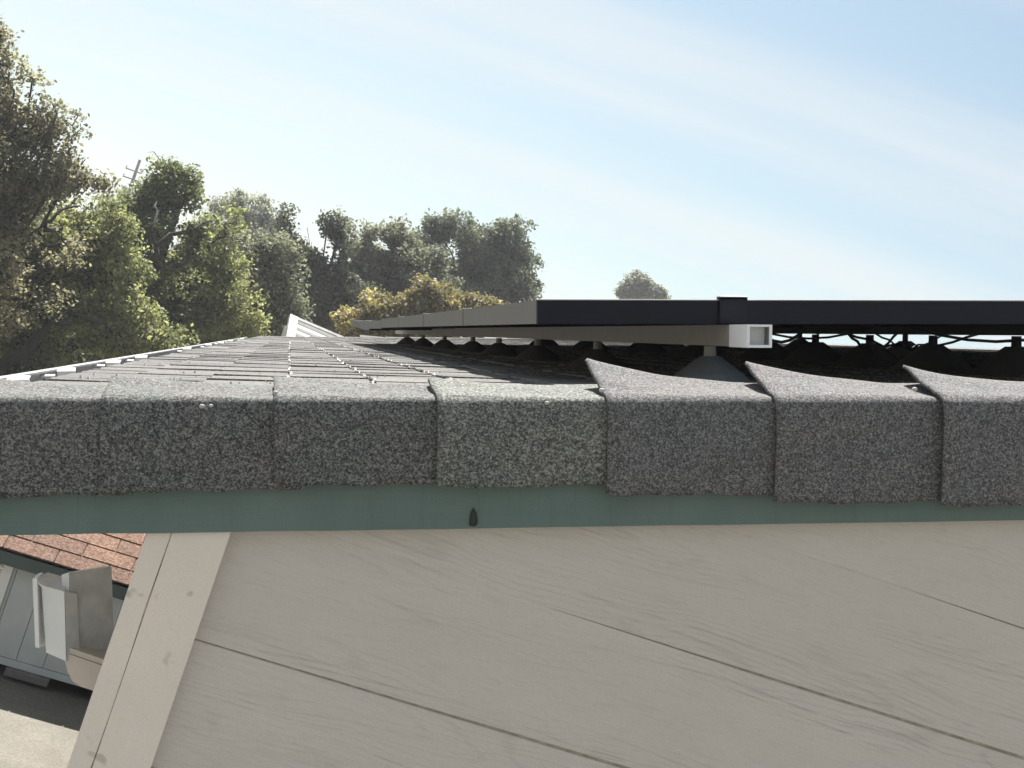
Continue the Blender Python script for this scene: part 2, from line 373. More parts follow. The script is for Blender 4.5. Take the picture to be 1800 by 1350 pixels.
# ------------------------------------------------------------------ house
VW = 2.052                                        # front of the gable wall
V_FAR = 17.2
U_EAVE, U_RIDGE = -0.415, 4.55
corner = at(258, 938, VW)                         # top of the corner boards' left edge
XC = corner.x
house = thing('house', 'cream gable house with grey shingle roof and green rake board filling the lower half', 'house', (XC, VW, 0))
def L(p):                                         # world -> house local
    return Vector(p) - Vector((XC, VW, 0))
def RW(u, v, w):
    return O_ + R_ * u + Y_ * v + W_ * w
RIDGE = RW(U_RIDGE, 0, 0)
XR = 2 * RIDGE.x - XC                             # right wall of the house
def rake_z(x, w=0.0):                             # height of the roof plane (offset w) over world x, both slopes
    xx = x if x <= RIDGE.x else 2 * RIDGE.x - x
    p = O_ + W_ * w
    return p.z + (xx - p.x) * math.tan(PITCH)
# walls behind the boards
b = MB()
gab = [(XC + .01, VW + .0032, 0), (XR - .01, VW + .0032, 0), (XR - .01, VW + .0032, rake_z(XC + .01, -.05)), (RIDGE.x, VW + .0032, rake_z(RIDGE.x, -.05)), (XC + .01, VW + .0032, rake_z(XC + .01, -.05))]
b.prism([L(p) for p in gab], (0, 0, 0), (0, .1, 0)); b.build('gable_wall', M['sheath'], house)
b = MB(); b.prism([L(Vector(p) + Vector((0, V_FAR - 2.3, 0))) for p in gab], (0, 0, 0), (0, .1, 0)); b.build('rear_gable_wall', M['inner_wall'], house)
b = MB(); b.box(L((XC + .004, VW + .05, 0)), L((XC + .1, V_FAR - .2, rake_z(XC, -.05)))); b.build('side_wall', M['inner_wall'], house)
b = MB(); b.box(L((XR - .1, VW + .12, 0)), L((XR, V_FAR - .2, rake_z(XC, -.05)))); b.build('side_wall', M['inner_wall'], house)
# siding boards: one object per board, clipped by the rake
zs1 = at(750, 1243, VW).z; zs2 = at(1370, 1195, VW).z
EXPO = zs2 - zs1
GAP = 0.0056
ZB0 = zs1 - 11 * EXPO
zs2k, zs3k = 11, 12
k = 0
def clip_poly(poly, keep):
    out = []
    for i in range(len(poly)):
        a, c = poly[i], poly[(i + 1) % len(poly)]; fa, fc = keep(a), keep(c)
        if fa >= 0: out.append(a)
        if fa * fc < 0:
            t = fa / (fa - fc); out.append((a[0] + (c[0] - a[0]) * t, a[1] + (c[1] - a[1]) * t))
    return out
XCB = at(404, 938, VW - .02).x                    # right edge of the corner boards
tanp = math.tan(PITCH)
while True:
    z0 = ZB0 + k * EXPO; z1 = z0 + EXPO - GAP; k += 1
    if z1 < 0.1: continue
    z0 = max(z0, 0.06)
    xt = {zs2k: at(1060, 1100, VW).x, zs3k: at(1680, 1062, VW).x}.get(k - 1, XCB + .02)   # the joint is shut tight left of xt
    zt0 = z1 + GAP - .00005
    poly = [(XCB - .012, z0), (XR, z0), (XR, z1), (xt + .9, z1), (xt + .25, z1 + GAP * .35), (xt - .10, zt0), (XCB - .012, zt0)] if xt > XCB + .1 else [(XCB - .012, z0), (XR, z0), (XR, z1), (XCB + .6, z1 + GAP * .1), (XCB - .012, z1 + GAP * .6)]
    zt = lambda x: rake_z(x, -.055)
    poly = clip_poly(poly, lambda q: (O_ + W_ * -.055).z + (q[0] - (O_ + W_ * -.055).x) * tanp - q[1])
    poly = clip_poly(poly, lambda q: (O_ + W_ * -.055).z + (2 * RIDGE.x - q[0] - (O_ + W_ * -.055).x) * tanp - q[1]) if poly else []
    if len(poly) < 3: break
    cz = sum(q[1] for q in poly) / len(poly); cx = sum(q[0] for q in poly) / len(poly)
    n = len(poly); b = MB()
    def ins(q, c_):                                # eased front edge
        return (q[0] + (c_ if q[0] < cx else -c_), q[1] + (c_ if q[1] < cz else -c_))
    back = [L((q[0], VW + .003, q[1])) for q in poly]; mid = [L((q[0], VW + .0012, q[1])) for q in poly]
    def eq(q): return 0.0 if q[0] < xt + .02 and xt > XCB + .1 or (k - 1) in (zs2k + 1, zs3k + 1) and q[1] < cz and q[0] < cx else .0014
    fr = [L((ins(q, eq(q))[0], VW, ins(q, eq(q))[1])) for q in poly]
    fs = [tuple(range(2 * n, 3 * n))[::1], tuple(range(n - 1, -1, -1))]
    for i in range(n):
        j = (i + 1) % n; fs += [(i, j, n + j, n + i), (n + i, n + j, 2 * n + j, 2 * n + i)]
    b.add(back + mid + fr, fs); sb = b.build('siding_board', M['siding'], house)
    gs = {zs2k - 1: .45, zs2k: 1.2, zs2k + 1: .7}.get(k - 1, random.uniform(.4, .9)); sb.color = (gs, gs, gs, 1)   # how deep the board's embossing is
# corner boards
def corner_board(pxa, pxb, pya, v0, v1, name='corner_board', wob=0.0):
    xa = at(pxa, pya, v0).x; xb = at(pxb, pya, v0).x
    b = MB(); zt = rake_z(xa, -.06); zt2 = rake_z(xb, -.06); n = 28
    # a long board with slightly uneven edges
    L_, R2 = [], []
    for i in range(n + 1):
        z = zt * i / n; L_.append((xa, z)); R2.append((xb + (random.uniform(-wob, wob) if wob else 0), z if i < n else zt2))
    loop = L_[::-1] + R2
    b.prism([L((p[0], v0, p[1])) for p in loop], (0, 0, 0), (0, v1 - v0, 0))
    return b.build(name, M['corner'], house)
xL = corner.x
corner_board(258, 300.3, 938, VW - .0225, VW + .06, wob=.0016)
corner_board(302.5, 405, 938, VW - .024, VW + .015)
xa, xb = at(292, 938, VW).x, at(310, 938, VW).x
b = MB(); b.box(L((xa, VW - .0212, 0)), L((xb, VW + .007, rake_z(xa, -.07)))); b.build('crack_filler', M['filler'], house)
# rake (barge) board, left slope and right slope
def w_at(px, py, v): return rf(px, py, v)[1]
VF = 2.022
wb0, wb1 = rf(0, 941, VF), rf(1800, 915, VF)
slope_b = (wb1[1] - wb0[1]) / (wb1[0] - wb0[0])
def wb(u): return wb0[1] + slope_b * (u - wb0[0])
b = MB(); N = 60; u0, u1 = U_EAVE - .02, U_RIDGE
top, bot = [], []
for i in range(N + 1):
    u = u0 + (u1 - u0) * i / N; bot.append((u, wb(min(u, 2.5)) + random.uniform(-.0006, .0006))); top.append((u, -.012))
b.prism([Vector((p[0], VF, p[1])) for p in bot + top[::-1]], (0, 0, 0), (0, .03, 0))
rake = b.build('rake_board', M['green'], house, loc=L(O_), rot=ROOF_ROT)
b = MB()
m2 = Matrix.Translation(Vector((2 * RIDGE.x - O_.x, O_.y, O_.z)) - Vector((XC, VW, 0))) @ Matrix.Rotation(PITCH, 4, 'Y') @ Matrix.Scale(-1, 4, (1, 0, 0))
b.prism([m2 @ Vector((p[0], VF, p[1])) for p in [(u0, -.2), (U_RIDGE, -.2), (U_RIDGE, -.012), (u0, -.012)]][::-1], (0, 0, 0), (0, .03, 0)); b.build('rake_board', M['green'], house)
# the dark drip hanging on the lower edge of the rake board
d0 = rf(832, 912, VF)
b = MB(); import bmesh
bm = bmesh.new(); bmesh.ops.create_icosphere(bm, subdivisions=2, radius=1)
for v in bm.verts:
    z = v.co.z; s = 0.55 + .45 * max(0, -z) if z < .2 else 0.55 * (1.2 - z)
    v.co = Vector((v.co.x * .0105 * s * (1 + .2 * math.sin(5 * z)), v.co.y * .0035, z * .0145))
bm.verts.index_update(); b.add([v.co.copy() for v in bm.verts], [tuple(v.index for v in f.verts) for f in bm.faces]); bm.free()
b.build('tar_drip', M['tar'], rake, True, (d0[0], VF - .0015, d0[1] + .003))

# roof: deck of the left slope in the roof frame, shingles and caps on it
b = MB(); b.box((U_EAVE + .012, VF + .004, -.030), (U_RIDGE, V_FAR, -.0065))
roof = b.build('roof', M['deck'], house, loc=L(O_), rot=ROOF_ROT)
b = MB(); b.prism([m2 @ Vector((p[0], VF + .004, p[1])) for p in [(U_EAVE, -.03), (U_RIDGE, -.03), (U_RIDGE, 0.0), (U_EAVE, 0.0)]][::-1], (0, 0, 0), (0, V_FAR - VF, 0)); b.build('rear_roof_slope', M['shingle'], house)
b = MB(); b.prism([Vector((U_RIDGE - .15, 2.0, .006)), Vector((U_RIDGE + .004, 2.0, .012)), Vector((U_RIDGE + .15 * math.cos(2 * PITCH), 2.0, -.15 * math.sin(2 * PITCH) + .008)), Vector((U_RIDGE + .0, 2.0, -.02))][::-1], (0, 0, 0), (0, V_FAR - 2.0, 0)); b.build('ridge_cap', M['shingle'], roof)
b = MB(); b.box((U_EAVE - .004, VF + .06, -.14), (U_EAVE + .012, V_FAR, -.012)); b.build('eave_board', M['green'], roof)
wsof = -.06
b = MB(); b.prism([L(p) for p in [(XC + .01, VW + .07, rake_z(XC, -.17)), (XC + .01, VW + .07, rake_z(XC, -.155)), tuple(RW(U_EAVE + .01, VW + .07, -.11)), tuple(RW(U_EAVE + .01, VW + .07, -.125))]], (0, 0, 0), (0, V_FAR - 2.4, 0)); b.build('soffit', M['inner_wall'], house)

# shingles: wedge shaped laminated pieces laid in courses parallel to the eave
COURSE = 0.143
U_PAN0 = 0.412
def shingle_mesh(i):
    r = random.Random(100 + i); n = 4; vs = []; fs = []
    for j in range(n + 1):                         # v from 0 to 1 (scaled per object), u from 0 to COURSE + .03
        y = j / n
        c0 = r.uniform(-.0012, .0016); c1 = r.uniform(-.003, .003)
        vs += [(c1, y, .0012 + c0), (c1 + .0008, y, .0050 + c0), (COURSE + .028, y, .0012), (COURSE + .028, y, -.003)]
    for j in range(n):
        a = 4 * j; fs += [(a, a + 1, a + 5, a + 4), (a + 1, a + 2, a + 6, a + 5), (a + 2, a + 3, a + 7, a + 6), (a + 3, a, a + 4, a + 7)]
    fs += [(3, 2, 1, 0), (4 * n, 4 * n + 1, 4 * n + 2, 4 * n + 3)]
    return mesh('shingle', vs, fs, M['shingle'])
SM = [shingle_mesh(i) for i in range(10)]
pieces = []
nc = int((U_RIDGE - U_EAVE) / COURSE) + 1
for c in range(nc):
    u = -.003 + (c - 3) * COURSE                   # a course line passes straight under the camera
    if u < U_EAVE - .05: continue
    if u < -.41: u = -.408
    if u > U_RIDGE - COURSE: break
    v = VF + .142; hi = False
    while v < V_FAR - .02:
        wd = random.choice((random.uniform(.06, .11), random.uniform(.11, .2))) * (1 if v < 5 else 1.7 if v < 9 else 3)
        wd = min(wd, V_FAR - v)
        hi = (not hi) if random.random() < .85 else hi
        lift = (.0021 if hi else 0.0) + random.uniform(-.0007, .0013)
        pieces.append((u, v, wd - random.choice((.002, .004, .006)), lift)); v += wd
def vis(p):
    u, v, wd, l = p
    x = 511 + (u + .07) * FPX / v
    if x < -150 or x > 1950: return 0.0
    s = COURSE * wd / v ** 3
    lit = u < U_PAN0 - .35 * .3
    return s * (1.0 if lit or v < 2.4 else (.25 if u < 1.0 else .03))
pieces.sort(key=vis, reverse=True)
for (u, v, wd, l) in pieces[:290]:
    o = obj('shingle', random.choice(SM), roof, (u + random.uniform(-.0015, .0015), v, l)); o.scale = (.84 if u < -.4 else 1, wd, 1)
b = MB()
for (u, v, wd, l) in pieces[290:]:
    y0, y1 = v, v + wd
    b.add([(u, y0, .001 + l), (u, y1, .001 + l), (u, y0, .0062 + l), (u, y1, .0062 + l), (u + COURSE + .028, y0, .0012 + l), (u + COURSE + .028, y1, .0012 + l), (u + COURSE + .028, y0, -.003), (u + COURSE + .028, y1, -.003)],
          [(0, 2, 3, 1), (2, 4, 5, 3), (0, 6, 4, 2), (1, 3, 5, 7), (4, 6, 7, 5)])
tag(b.build('further_shingles', M['shingle'], roof), kind='stuff')
# pale crumbs of bared shingle edge along the course lines right of the camera
b = MB(); r = random.Random(5)
for (cu, dens) in ((-.003, .3), (.140, .62), (.283, .45)):
    v = 2.12
    while v < 11:
        ln = r.uniform(.006, .05) * (1 + v * .12)
        if r.random() < dens and not (cu > .2 and v > 9):
            jx = r.gauss(0, .0032); hh = r.uniform(.0007, .0028)
            z = .0062 + .0028
            w2 = r.uniform(.0012, .0032)
            b.add([(cu + jx - w2, v, z - .003), (cu + jx + w2, v + .002, z - .003), (cu + jx + w2 * .8 + r.gauss(0, .002), v + ln, z - .003), (cu + jx - w2, v + ln * .9, z - .003),
                   (cu + jx, v + ln * .3, z + hh), (cu + jx, v + ln * .7, z + hh * .8)],
                  [(0, 1, 4), (1, 2, 5, 4), (2, 3, 5), (3, 0, 4, 5)])
        v += ln * r.uniform(1.1, 2.6)
for _ in range(110):
    u = r.uniform(-.38, .33); v = 2.2 + 6 * r.random() ** 2; s = r.uniform(.0015, .0035)
    z = .008
    b.add([(u - s, v - s, z), (u + s, v - s, z), (u + s, v + s, z), (u - s, v + s, z), (u, v, z + s * 1.6)], [(0, 1, 4), (1, 2, 4), (2, 3, 4), (3, 0, 4)])
tag(b.build('bared_edge_crumbs', M['white_spot'], roof), kind='stuff')

# rake caps, bent over the edge
def cap(px0, px1, ybot0, ybot1, lift, proud, mat, seed, depth_bend=2.0, fy=1.0, back=.165, top_w=-.0035, rad=.015, rise=.012):
    r = random.Random(seed)
    u0 = rf(px0, 705, depth_bend)[0]; u1 = rf(px1, 705, depth_bend)[0] + .045
    wb_0 = rf(px0, ybot0, depth_bend - .006)[1]; wb_1 = rf(px1, ybot1, depth_bend - .006)[1]
    ns, ph1, ph2, ph3 = 30, r.uniform(0, 6), r.uniform(0, 6), r.uniform(0, 6)
    ntop, nb, nf = 12, 12, 12
    grid = []
    for i in range(ns + 1):
        s = i / ns; u = u0 + (u1 - u0) * s; sx = min(1.0, (u - u0) / (u1 - u0 - .045))
        off = proud * (1 - sx) ** 1.2 + .0015 * math.sin(5 * sx + ph1) + .0009 * math.sin(13 * sx + ph2)
        wbm = wb_0 + (wb_1 - wb_0) * min(1, sx) + .0022 * math.sin(4.2 * sx + ph3) + .0012 * math.sin(17 * sx + ph1) + r.uniform(-.0008, .0008)
        rowp = []
        for j in range(ntop):                      # top leg, from the back edge to the bend
            q = 1 - j / ntop
            v = depth_bend + rad + q * (back * (1 - .20 * math.exp(-sx * 10)) - rad)
            curl = lift * (max(0, 1 - sx) ** 2.0) * q ** 1.25
            w = top_w + rise * min(1.0, q * 1.15) + off * .55 + curl + .0012 * math.sin(9 * q + ph2 + 4 * sx)
            rowp.append((u - curl * .10, v - curl * .25, w))
        for j in range(nb + 1):                    # bend
            a = math.pi / 2 * j / nb
            rowp.append((u, depth_bend + rad - math.sin(a) * (rad + off * a / (math.pi / 2)), top_w - rad + off * .55 + math.cos(a) * rad))
        for j in range(1, nf + 1):                 # front leg
            q = j / nf; w = (top_w - rad + off * .55) * (1 - q) + wbm * q
            rowp.append((u, depth_bend - off - .003 * math.sin(math.pi * q + .4) + .0012 * math.sin(6 * q + 5 * sx + ph3) + .004 * q * (1 - fy), w))
        grid.append(rowp)
    m = len(grid[0]); P = np.array(grid)
    du = np.gradient(P, axis=0); dt = np.gradient(P, axis=1); nrm = np.cross(dt, du); nrm /= np.linalg.norm(nrm, axis=2, keepdims=True) + 1e-9
    if nrm[ns // 2, m - 3, 1] > 0: nrm = -nrm      # outward on the front leg is towards -v
    inn = P - nrm * .0058
    A = (ns + 1) * m; idx = lambda i, j, k=0: k * A + i * m + j
    fs = []
    for i in range(ns):
        for j in range(m - 1):
            fs.append((idx(i, j), idx(i, j + 1), idx(i + 1, j + 1), idx(i + 1, j))); fs.append((idx(i, j, 1), idx(i + 1, j, 1), idx(i + 1, j + 1, 1), idx(i, j + 1, 1)))
    for i in range(ns):
        fs.append((idx(i, 0), idx(i + 1, 0), idx(i + 1, 0, 1), idx(i, 0, 1))); fs.append((idx(i, m - 1), idx(i, m - 1, 1), idx(i + 1, m - 1, 1), idx(i + 1, m - 1)))
    for j in range(m - 1):
        fs.append((idx(0, j), idx(0, j, 1), idx(0, j + 1, 1), idx(0, j + 1))); fs.append((idx(ns, j), idx(ns, j + 1), idx(ns, j + 1, 1), idx(ns, j, 1)))
    vs = np.concatenate([P.reshape(-1, 3), inn.reshape(-1, 3)])
    me = mesh('cap_shingle', vs, fs, mat, True)
    return obj('cap_shingle', me, roof)
cap(-118, 177, 882, 872, .006, .006, M['cap'], 1)
cap(177, 482, 872, 858, .010, .007, M['cap'], 2)
cap(482, 768, 853, 851, .010, .007, M['cap'], 3)
cap(768, 1062, 857, 852, .006, .010, M['cap_green'], 4)
cap(1066, 1357, 868, 874, .031, .013, M['cap_dark'], 5, rad=.017, top_w=-.002, rise=.017)
cap(1361, 1650, 882, 884, .027, .014, M['cap_dark'], 6, rad=.017, top_w=-.002, rise=.017)
cap(1652, 1945, 886, 888, .022, .014, M['cap_dark'], 7, rad=.017, top_w=-.002, rise=.017)
for i in range(11):
    cap(1945 + 293 * i, 2238 + 293 * i, 888, 890, .03, .012, M['cap_dark'], 8 + i, rad=.017, top_w=-.002, rise=.017)
# far rake caps (the last row of the roof, one of them curled up)
b = MB()
for i in range(16):
    u = U_EAVE + .02 + i * .31; c = .075 if i == 4 else random.uniform(.004, .016)
    b.add([(u, V_FAR - .2, .008), (u + .33, V_FAR - .2, .006), (u + .33, V_FAR + .02, .012), (u, V_FAR + .02, .014 + c * .35), (u, V_FAR - .2, .002), (u + .33, V_FAR - .2, .0), (u + .33, V_FAR + .02, .006), (u, V_FAR + .02, .008 + c * .35)],
          [(0, 1, 2, 3), (7, 6, 5, 4), (0, 4, 5, 1), (1, 5, 6, 2), (2, 6, 7, 3), (3, 7, 4, 0)])
tag(b.build('far_cap_shingles', M['cap'], roof), kind='stuff')
# pale nail heads along the bend of the caps
for (px, py, s) in ((355, 714, .0036), (371, 713, .0028), (961, 708, .0034), (484, 690, .0034), (1057, 686, .004), (1606, 684, .004)):
    bm = bmesh.new(); bmesh.ops.create_icosphere(bm, subdivisions=2, radius=1)
    for v in bm.verts: v.co = Vector((v.co.x * s * (1 + .2 * random.random()), v.co.y * s * .8, v.co.z * s * .85))
    bm.verts.index_update(); b = MB(); b.add([v.co.copy() for v in bm.verts], [tuple(v.index for v in f.verts) for f in bm.faces]); bm.free()
    q = rf(px, py, 1.994); b.build('nail_head', M['white_spot'], roof, True, (q[0], 1.991, q[1]))

# gutter along the eave
b = MB()
GU = -.535; GW = -.004
prof = [(U_EAVE - .006, -.10), (U_EAVE - .006, -.02), (U_EAVE - .008, -.02), (U_EAVE - .008, -.098), (GU + .035, -.085), (GU + .004, -.055), (GU + .004, GW), (GU + .014, GW), (GU + .014, GW + .004), (GU, GW + .006), (GU - .004, GW), (GU, -.057), (GU + .033, -.088)]
b.prism([Vector((p[0], 1.99, p[1])) for p in prof], (0, 0, 0), (0, V_FAR - 1.99, 0))
gut = b.build('gutter', M['gutter'], house, loc=L(O_), rot=ROOF_ROT)
for v in (2.56, 3.09, 3.89, 4.6, 6.6, 8.3, 9.8, 11.3, 14.0):
    b = MB(); uc = -.478
    b.cbox((-.019, -.012, 0), (.019, .012, .003), .001); b.box((GU + .005 - uc, -.006, -.012), (-.0235, .006, -.0095)); b.box((.0235, -.006, -.012), (U_EAVE - .006 - uc, .006, -.0095)); b.box((-.018, -.006, -.011), (.018, .006, .001))
    o = b.build('gutter_hanger', M['white_metal'], gut, False, (uc, v, GW + .005))
    o.rotation_euler = (random.uniform(.24, .34), random.uniform(-.05, .05), random.uniform(-.12, .12))

# ------------------------------------------------------------------ solar panels
PW0, PW1 = .1065, .147
def roof_thing(name, label, cat, u, v, w, group=None):
    return thing(name, label, cat, RW(u, v, w), ROOF_ROT, group)
PL, PWD = 1.66, 1.0
def make_panel(label, group):
    t = roof_thing('solar_panel', label, 'solar panel', 0, 0, 0, group)
    hh = PW1 - PW0; th = .012
    b = MB(); b.box((.002, 0, 0), (PL, th, hh)); b.box((.002, PWD - th, 0), (PL, PWD, hh)); b.box((PL - th, th, 0), (PL, PWD - th, hh))
    b.build('frame', M['frame'], t)
    b = MB(); b.box((-.0005, .0005, .0005), (.0018, PWD - .0005, hh - .0005)); b.box((.0018, th, .001), (.03, PWD - th, .003)); b.build('side_rail', M['frame_side'], t)
    b = MB(); b.cbox((0, -.001, hh), (PL, .010, hh + .0022), .0006); b.build('edge_glint', M['alu_dull'], t)  # silver strip stands in for light caught on the frame's top edge
    b = MB(); b.box((.0025, th, hh - .008), (PL - th, PWD - th, hh - .002)); b.build('glass', M['cells'], t)
    b = MB(); b.box((.0025, th, hh - .012), (PL - th, PWD - th, hh - .0085)); b.build('backsheet', M['black'], t)
    b = MB(); b.cbox((.62, .42, hh - .034), (.86, .58, hh - .0125), .004); b.build('junction_box', M['black'], t)
    b = MB()
    for s in (.66, .82):
        pts = [(s, .5, hh - .03)]
        for q in range(1, 9): pts.append((s + (q / 8) * (.33 if s > .7 else -.25), .42 - .30 * q / 8, hh - .03 - .045 * math.sin(math.pi * q / 8)))
        b.tube(pts, .0032, 6)
    b.build('lead', M['black'], t)
    return t
def children(o): return [c for c in bpy.data.objects if c.parent == o]
def copy_tree(o, parent=None, kids=None):
    c = o.copy(); col.objects.link(c)
    if parent: c.parent = parent
    for ch in children(o): copy_tree(ch, c)
    return c
ORD = ['nearest', 'second', 'third', 'fourth', 'fifth', 'sixth', 'farthest']
base = make_panel('nearest black framed solar panel with its long dark front edge facing the ladder', 'solar panels in the lower row on the roof')
V0 = 2.31
pan = []
for i in range(7):
    p = base if i == 0 else copy_tree(base)
    dz = 0.0; rx = 0.0
    if i == 4: dz, rx = -.004, 0.0
    if i == 5: dz, rx = -.012, math.radians(.55)
    if i == 6: dz, rx = .001, math.radians(.9)
    p.location = RW(U_PAN0, V0 + i * (PWD + .012), PW0 + dz)
    p.rotation_euler = (Matrix.Rotation(-PITCH, 4, 'Y') @ Matrix.Rotation(rx, 4, 'X') @ Matrix.Rotation(math.radians(-.58), 4, 'Y')).to_euler()
    if i: p['label'] = f'{ORD[i]} solar panel from the ladder in the lower row, its grey side edge showing' if i < 6 else 'farthest solar panel of the lower row, tilted so its pale top shows'
    pan.append(p)
for i in range(7):
    p = copy_tree(base); p.rotation_euler = (0, -PITCH - math.radians(.58), 0); p.location = RW(U_PAN0 + PL + .02, V0 + i * (PWD + .012), PW0 + PL * .0101 + .002)
    p['label'] = 'solar panel of the upper row, a dark underside in the gap beneath the near panels'; p['group'] = 'solar panels in the upper row near the ridge'

# rails with standoffs
def make_rail(label, u, vs0, vs1, mounts, w0=.0715, w1=.1085, wid=.041, mat='alu_dull'):
    t = roof_thing('mounting_rail', label, 'rail', u, vs0, 0, 'rails under the solar panels')
    b = MB(); th = .0035; ln = vs1 - vs0
    # hollow square channel, open end: outer skin, inner skin, front rim
    o_ = [(0, w0), (wid, w0), (wid, w1), (0, w1)]; i_ = [(th, w0 + th), (wid - th, w0 + th), (wid - th, w1 - th), (th, w1 - th)]
    vs = [Vector((p[0], 0, p[1])) for p in o_] + [Vector((p[0], ln, p[1])) for p in o_] + [Vector((p[0], 0, p[1])) for p in i_] + [Vector((p[0], .06, p[1])) for p in i_]
    fs = []
    for k in range(4):
        j = (k + 1) % 4
        fs += [(k, j, 4 + j, 4 + k), (k, 8 + k, 8 + j, j), (8 + k, 12 + k, 12 + j, 8 + j)]
    fs += [(12, 13, 14, 15), (4, 5, 6, 7)]
    b.add(vs, fs); b.build('channel', M[mat], t); dim = mat != 'alu_dull'  # dim rails and their mounts carry the shade under the array in their colour
    # pale sleeve on the stub end, its white also standing in for skylight there
    b = MB(); e = .0012; sl = .092
    o2 = [(-e, w0 - e), (wid + e, w0 - e), (wid + e, w1 + e * .3), (-e, w1 + e * .3)]
    vs = [Vector((p[0], -.003, p[1])) for p in o2] + [Vector((p[0], sl, p[1])) for p in o2] + [Vector((p[0], -.003, p[1])) for p in i_] + [Vector((p[0], .022, p[1])) for p in i_]
    fs = []
    for k in range(4):
        j = (k + 1) % 4; fs += [(k, j, 4 + j, 4 + k), (k, 8 + k, 8 + j, j), (8 + k, 12 + k, 12 + j, 8 + j)]
    fs += [(12, 13, 14, 15)]
    b.add(vs, fs); b.build('end_sleeve', M['white_plastic' if mat == 'alu_dull' else mat], t)
    for mv in mounts:
        s = MB(); s.tube([(wid / 2, 0, .012), (wid / 2, 0, .05), (wid / 2, 0, w0 - .0015)], [.013, .012, .011], 12)
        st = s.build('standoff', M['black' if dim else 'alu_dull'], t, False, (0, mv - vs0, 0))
        f = MB(); kf = 1.7 if dim else 1.25; f.tube([(wid / 2, 0, .004), (wid / 2, 0, .016 * (kf + .3) / 1.3), (wid / 2, 0, .030 * kf), (wid / 2, 0, .041 * kf)], [.062 * kf, .050 * kf, .030 * kf, .0145 * kf], 18); f.box((-.07, -.1, .0035), (.115, .12, .0062)); f.build('flashing', M['deck' if dim or mv > vs0 + .6 else 'flash'], st, False)  # flashings set deeper get the dark colour in place of shade
    for q in (0.0,):
        c = MB(); c.cbox((wid / 2 - .036, V0 - vs0 - .008, w1 + .0015), (wid / 2 + .014, V0 - vs0 - .0015, .1560), .001); c.cbox((wid / 2 - .036, V0 - vs0 - .008, .1512), (wid / 2 + .014, V0 - vs0 + .012, .1565), .001)
        c.build('end_clamp', M['frame'], t)
        c = MB(); c.cbox((wid / 2 - .036, V0 - vs0 - .009, .1567), (wid / 2 + .014, V0 - vs0 + .012, .1583), .0006); c.build('clamp_trim', M['alu'], t)
    return t
mv = [2.47, 3.42, 4.28, 5.1, 5.85, 6.95, 8.1, 9.2]
uR = rf(1310, 590, 2.21)[0]
make_rail('pale ended square rail stub sticking out beneath the nearest solar panel', uR, 2.20, 10.0, mv)
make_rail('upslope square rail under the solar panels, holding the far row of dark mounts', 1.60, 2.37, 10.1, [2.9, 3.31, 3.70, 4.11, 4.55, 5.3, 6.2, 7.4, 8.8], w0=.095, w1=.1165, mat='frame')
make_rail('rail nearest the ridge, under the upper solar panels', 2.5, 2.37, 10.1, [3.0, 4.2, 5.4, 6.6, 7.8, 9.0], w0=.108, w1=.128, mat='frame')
# loose cables sagging under the upslope part of the array
for (ua, va, ub, vb, sag) in ((1.30, 3.1, 1.52, 3.3, .045), (1.50, 3.6, 1.85, 3.5, .040), (1.9, 4.3, 2.2, 4.4, .045)):
    pts = [RW(ua + (ub - ua) * q / 10, va + (vb - va) * q / 10, .100 - sag * math.sin(math.pi * q / 10) * (1 + .2 * math.sin(9 * q))) for q in range(11)]
    b = MB(); b.tube(pts, .0035, 6)
    tag(b.build('panel_cable', M['black'], None, True), 'black cable sagging below the solar panels against the bright gap', 'cable', 'cables sagging beneath the solar panels')

# ------------------------------------------------------------------ white bracket on the side wall behind the corner board
VB = 2.17
br = thing('wall_bracket', 'white plastic clip bracket on a rounded cream arm behind the corner board', 'bracket', at(165, 1190, VB))
BI = Vector(br.location)
def P(px, py, v): return at(px, py, v) - BI
def plate(corners, depth_vec, name, mat, ch=0.0):
    b = MB(); b.prism(corners, (0, 0, 0), depth_vec); o = b.build(name, mat, br)
    return o
# thin left flange
plate([P(57, 1018, VB - .01), P(62, 1138, VB - .01), P(69, 1139, VB - .01), P(65, 1016, VB - .01)], (0, .05, 0), 'flange', M['white_plastic'])
plate([P(66, 1021, VB + .012), P(71, 1137, VB + .012), P(84, 1134, VB + .012), P(82, 1021, VB + .012)], (0, .010, 0), 'web', M['white_plastic_shaded'])
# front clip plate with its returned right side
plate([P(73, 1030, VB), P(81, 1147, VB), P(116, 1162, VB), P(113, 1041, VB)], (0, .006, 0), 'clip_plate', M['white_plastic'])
plate([P(114, 1041, VB + .001), P(117.5, 1162, VB + .001), P(141, 1155, VB + .02), P(135, 1043, VB + .02)], (0, .005, 0), 'clip_return', M['white_plastic_shaded'])
# top of the clip
plate([P(61, 1016, VB - .004), P(74, 1029, VB - .004), P(114, 1040, VB + .001), P(112, 1014, VB + .06), P(84, 1006, VB + .06)], (0.0004, .0, -.003), 'clip_top', M['white_plastic'])
# tall back plate turned away from the camera
plate([P(108, 1011, VB + .022), P(121, 1007, VB + .018), P(122, 1062, VB + .018), P(110, 1062, VB + .022)], (0.001, .012, 0), 'plate_edge', M['white_plastic'])
plate([P(121.5, 1007, VB + .020), P(126, 1152, VB + .020), P(201, 1150, VB + .075), P(196, 996, VB + .075)], (-.002, .006, 0), 'back_plate', M['white_plastic_shaded'])
plate([P(109, 1010, VB + .019), P(121.5, 1006, VB + .019), P(196, 995, VB + .074), P(184, 995, VB + .080)], (0, .001, -.0012), 'plate_rim', M['white_plastic'])
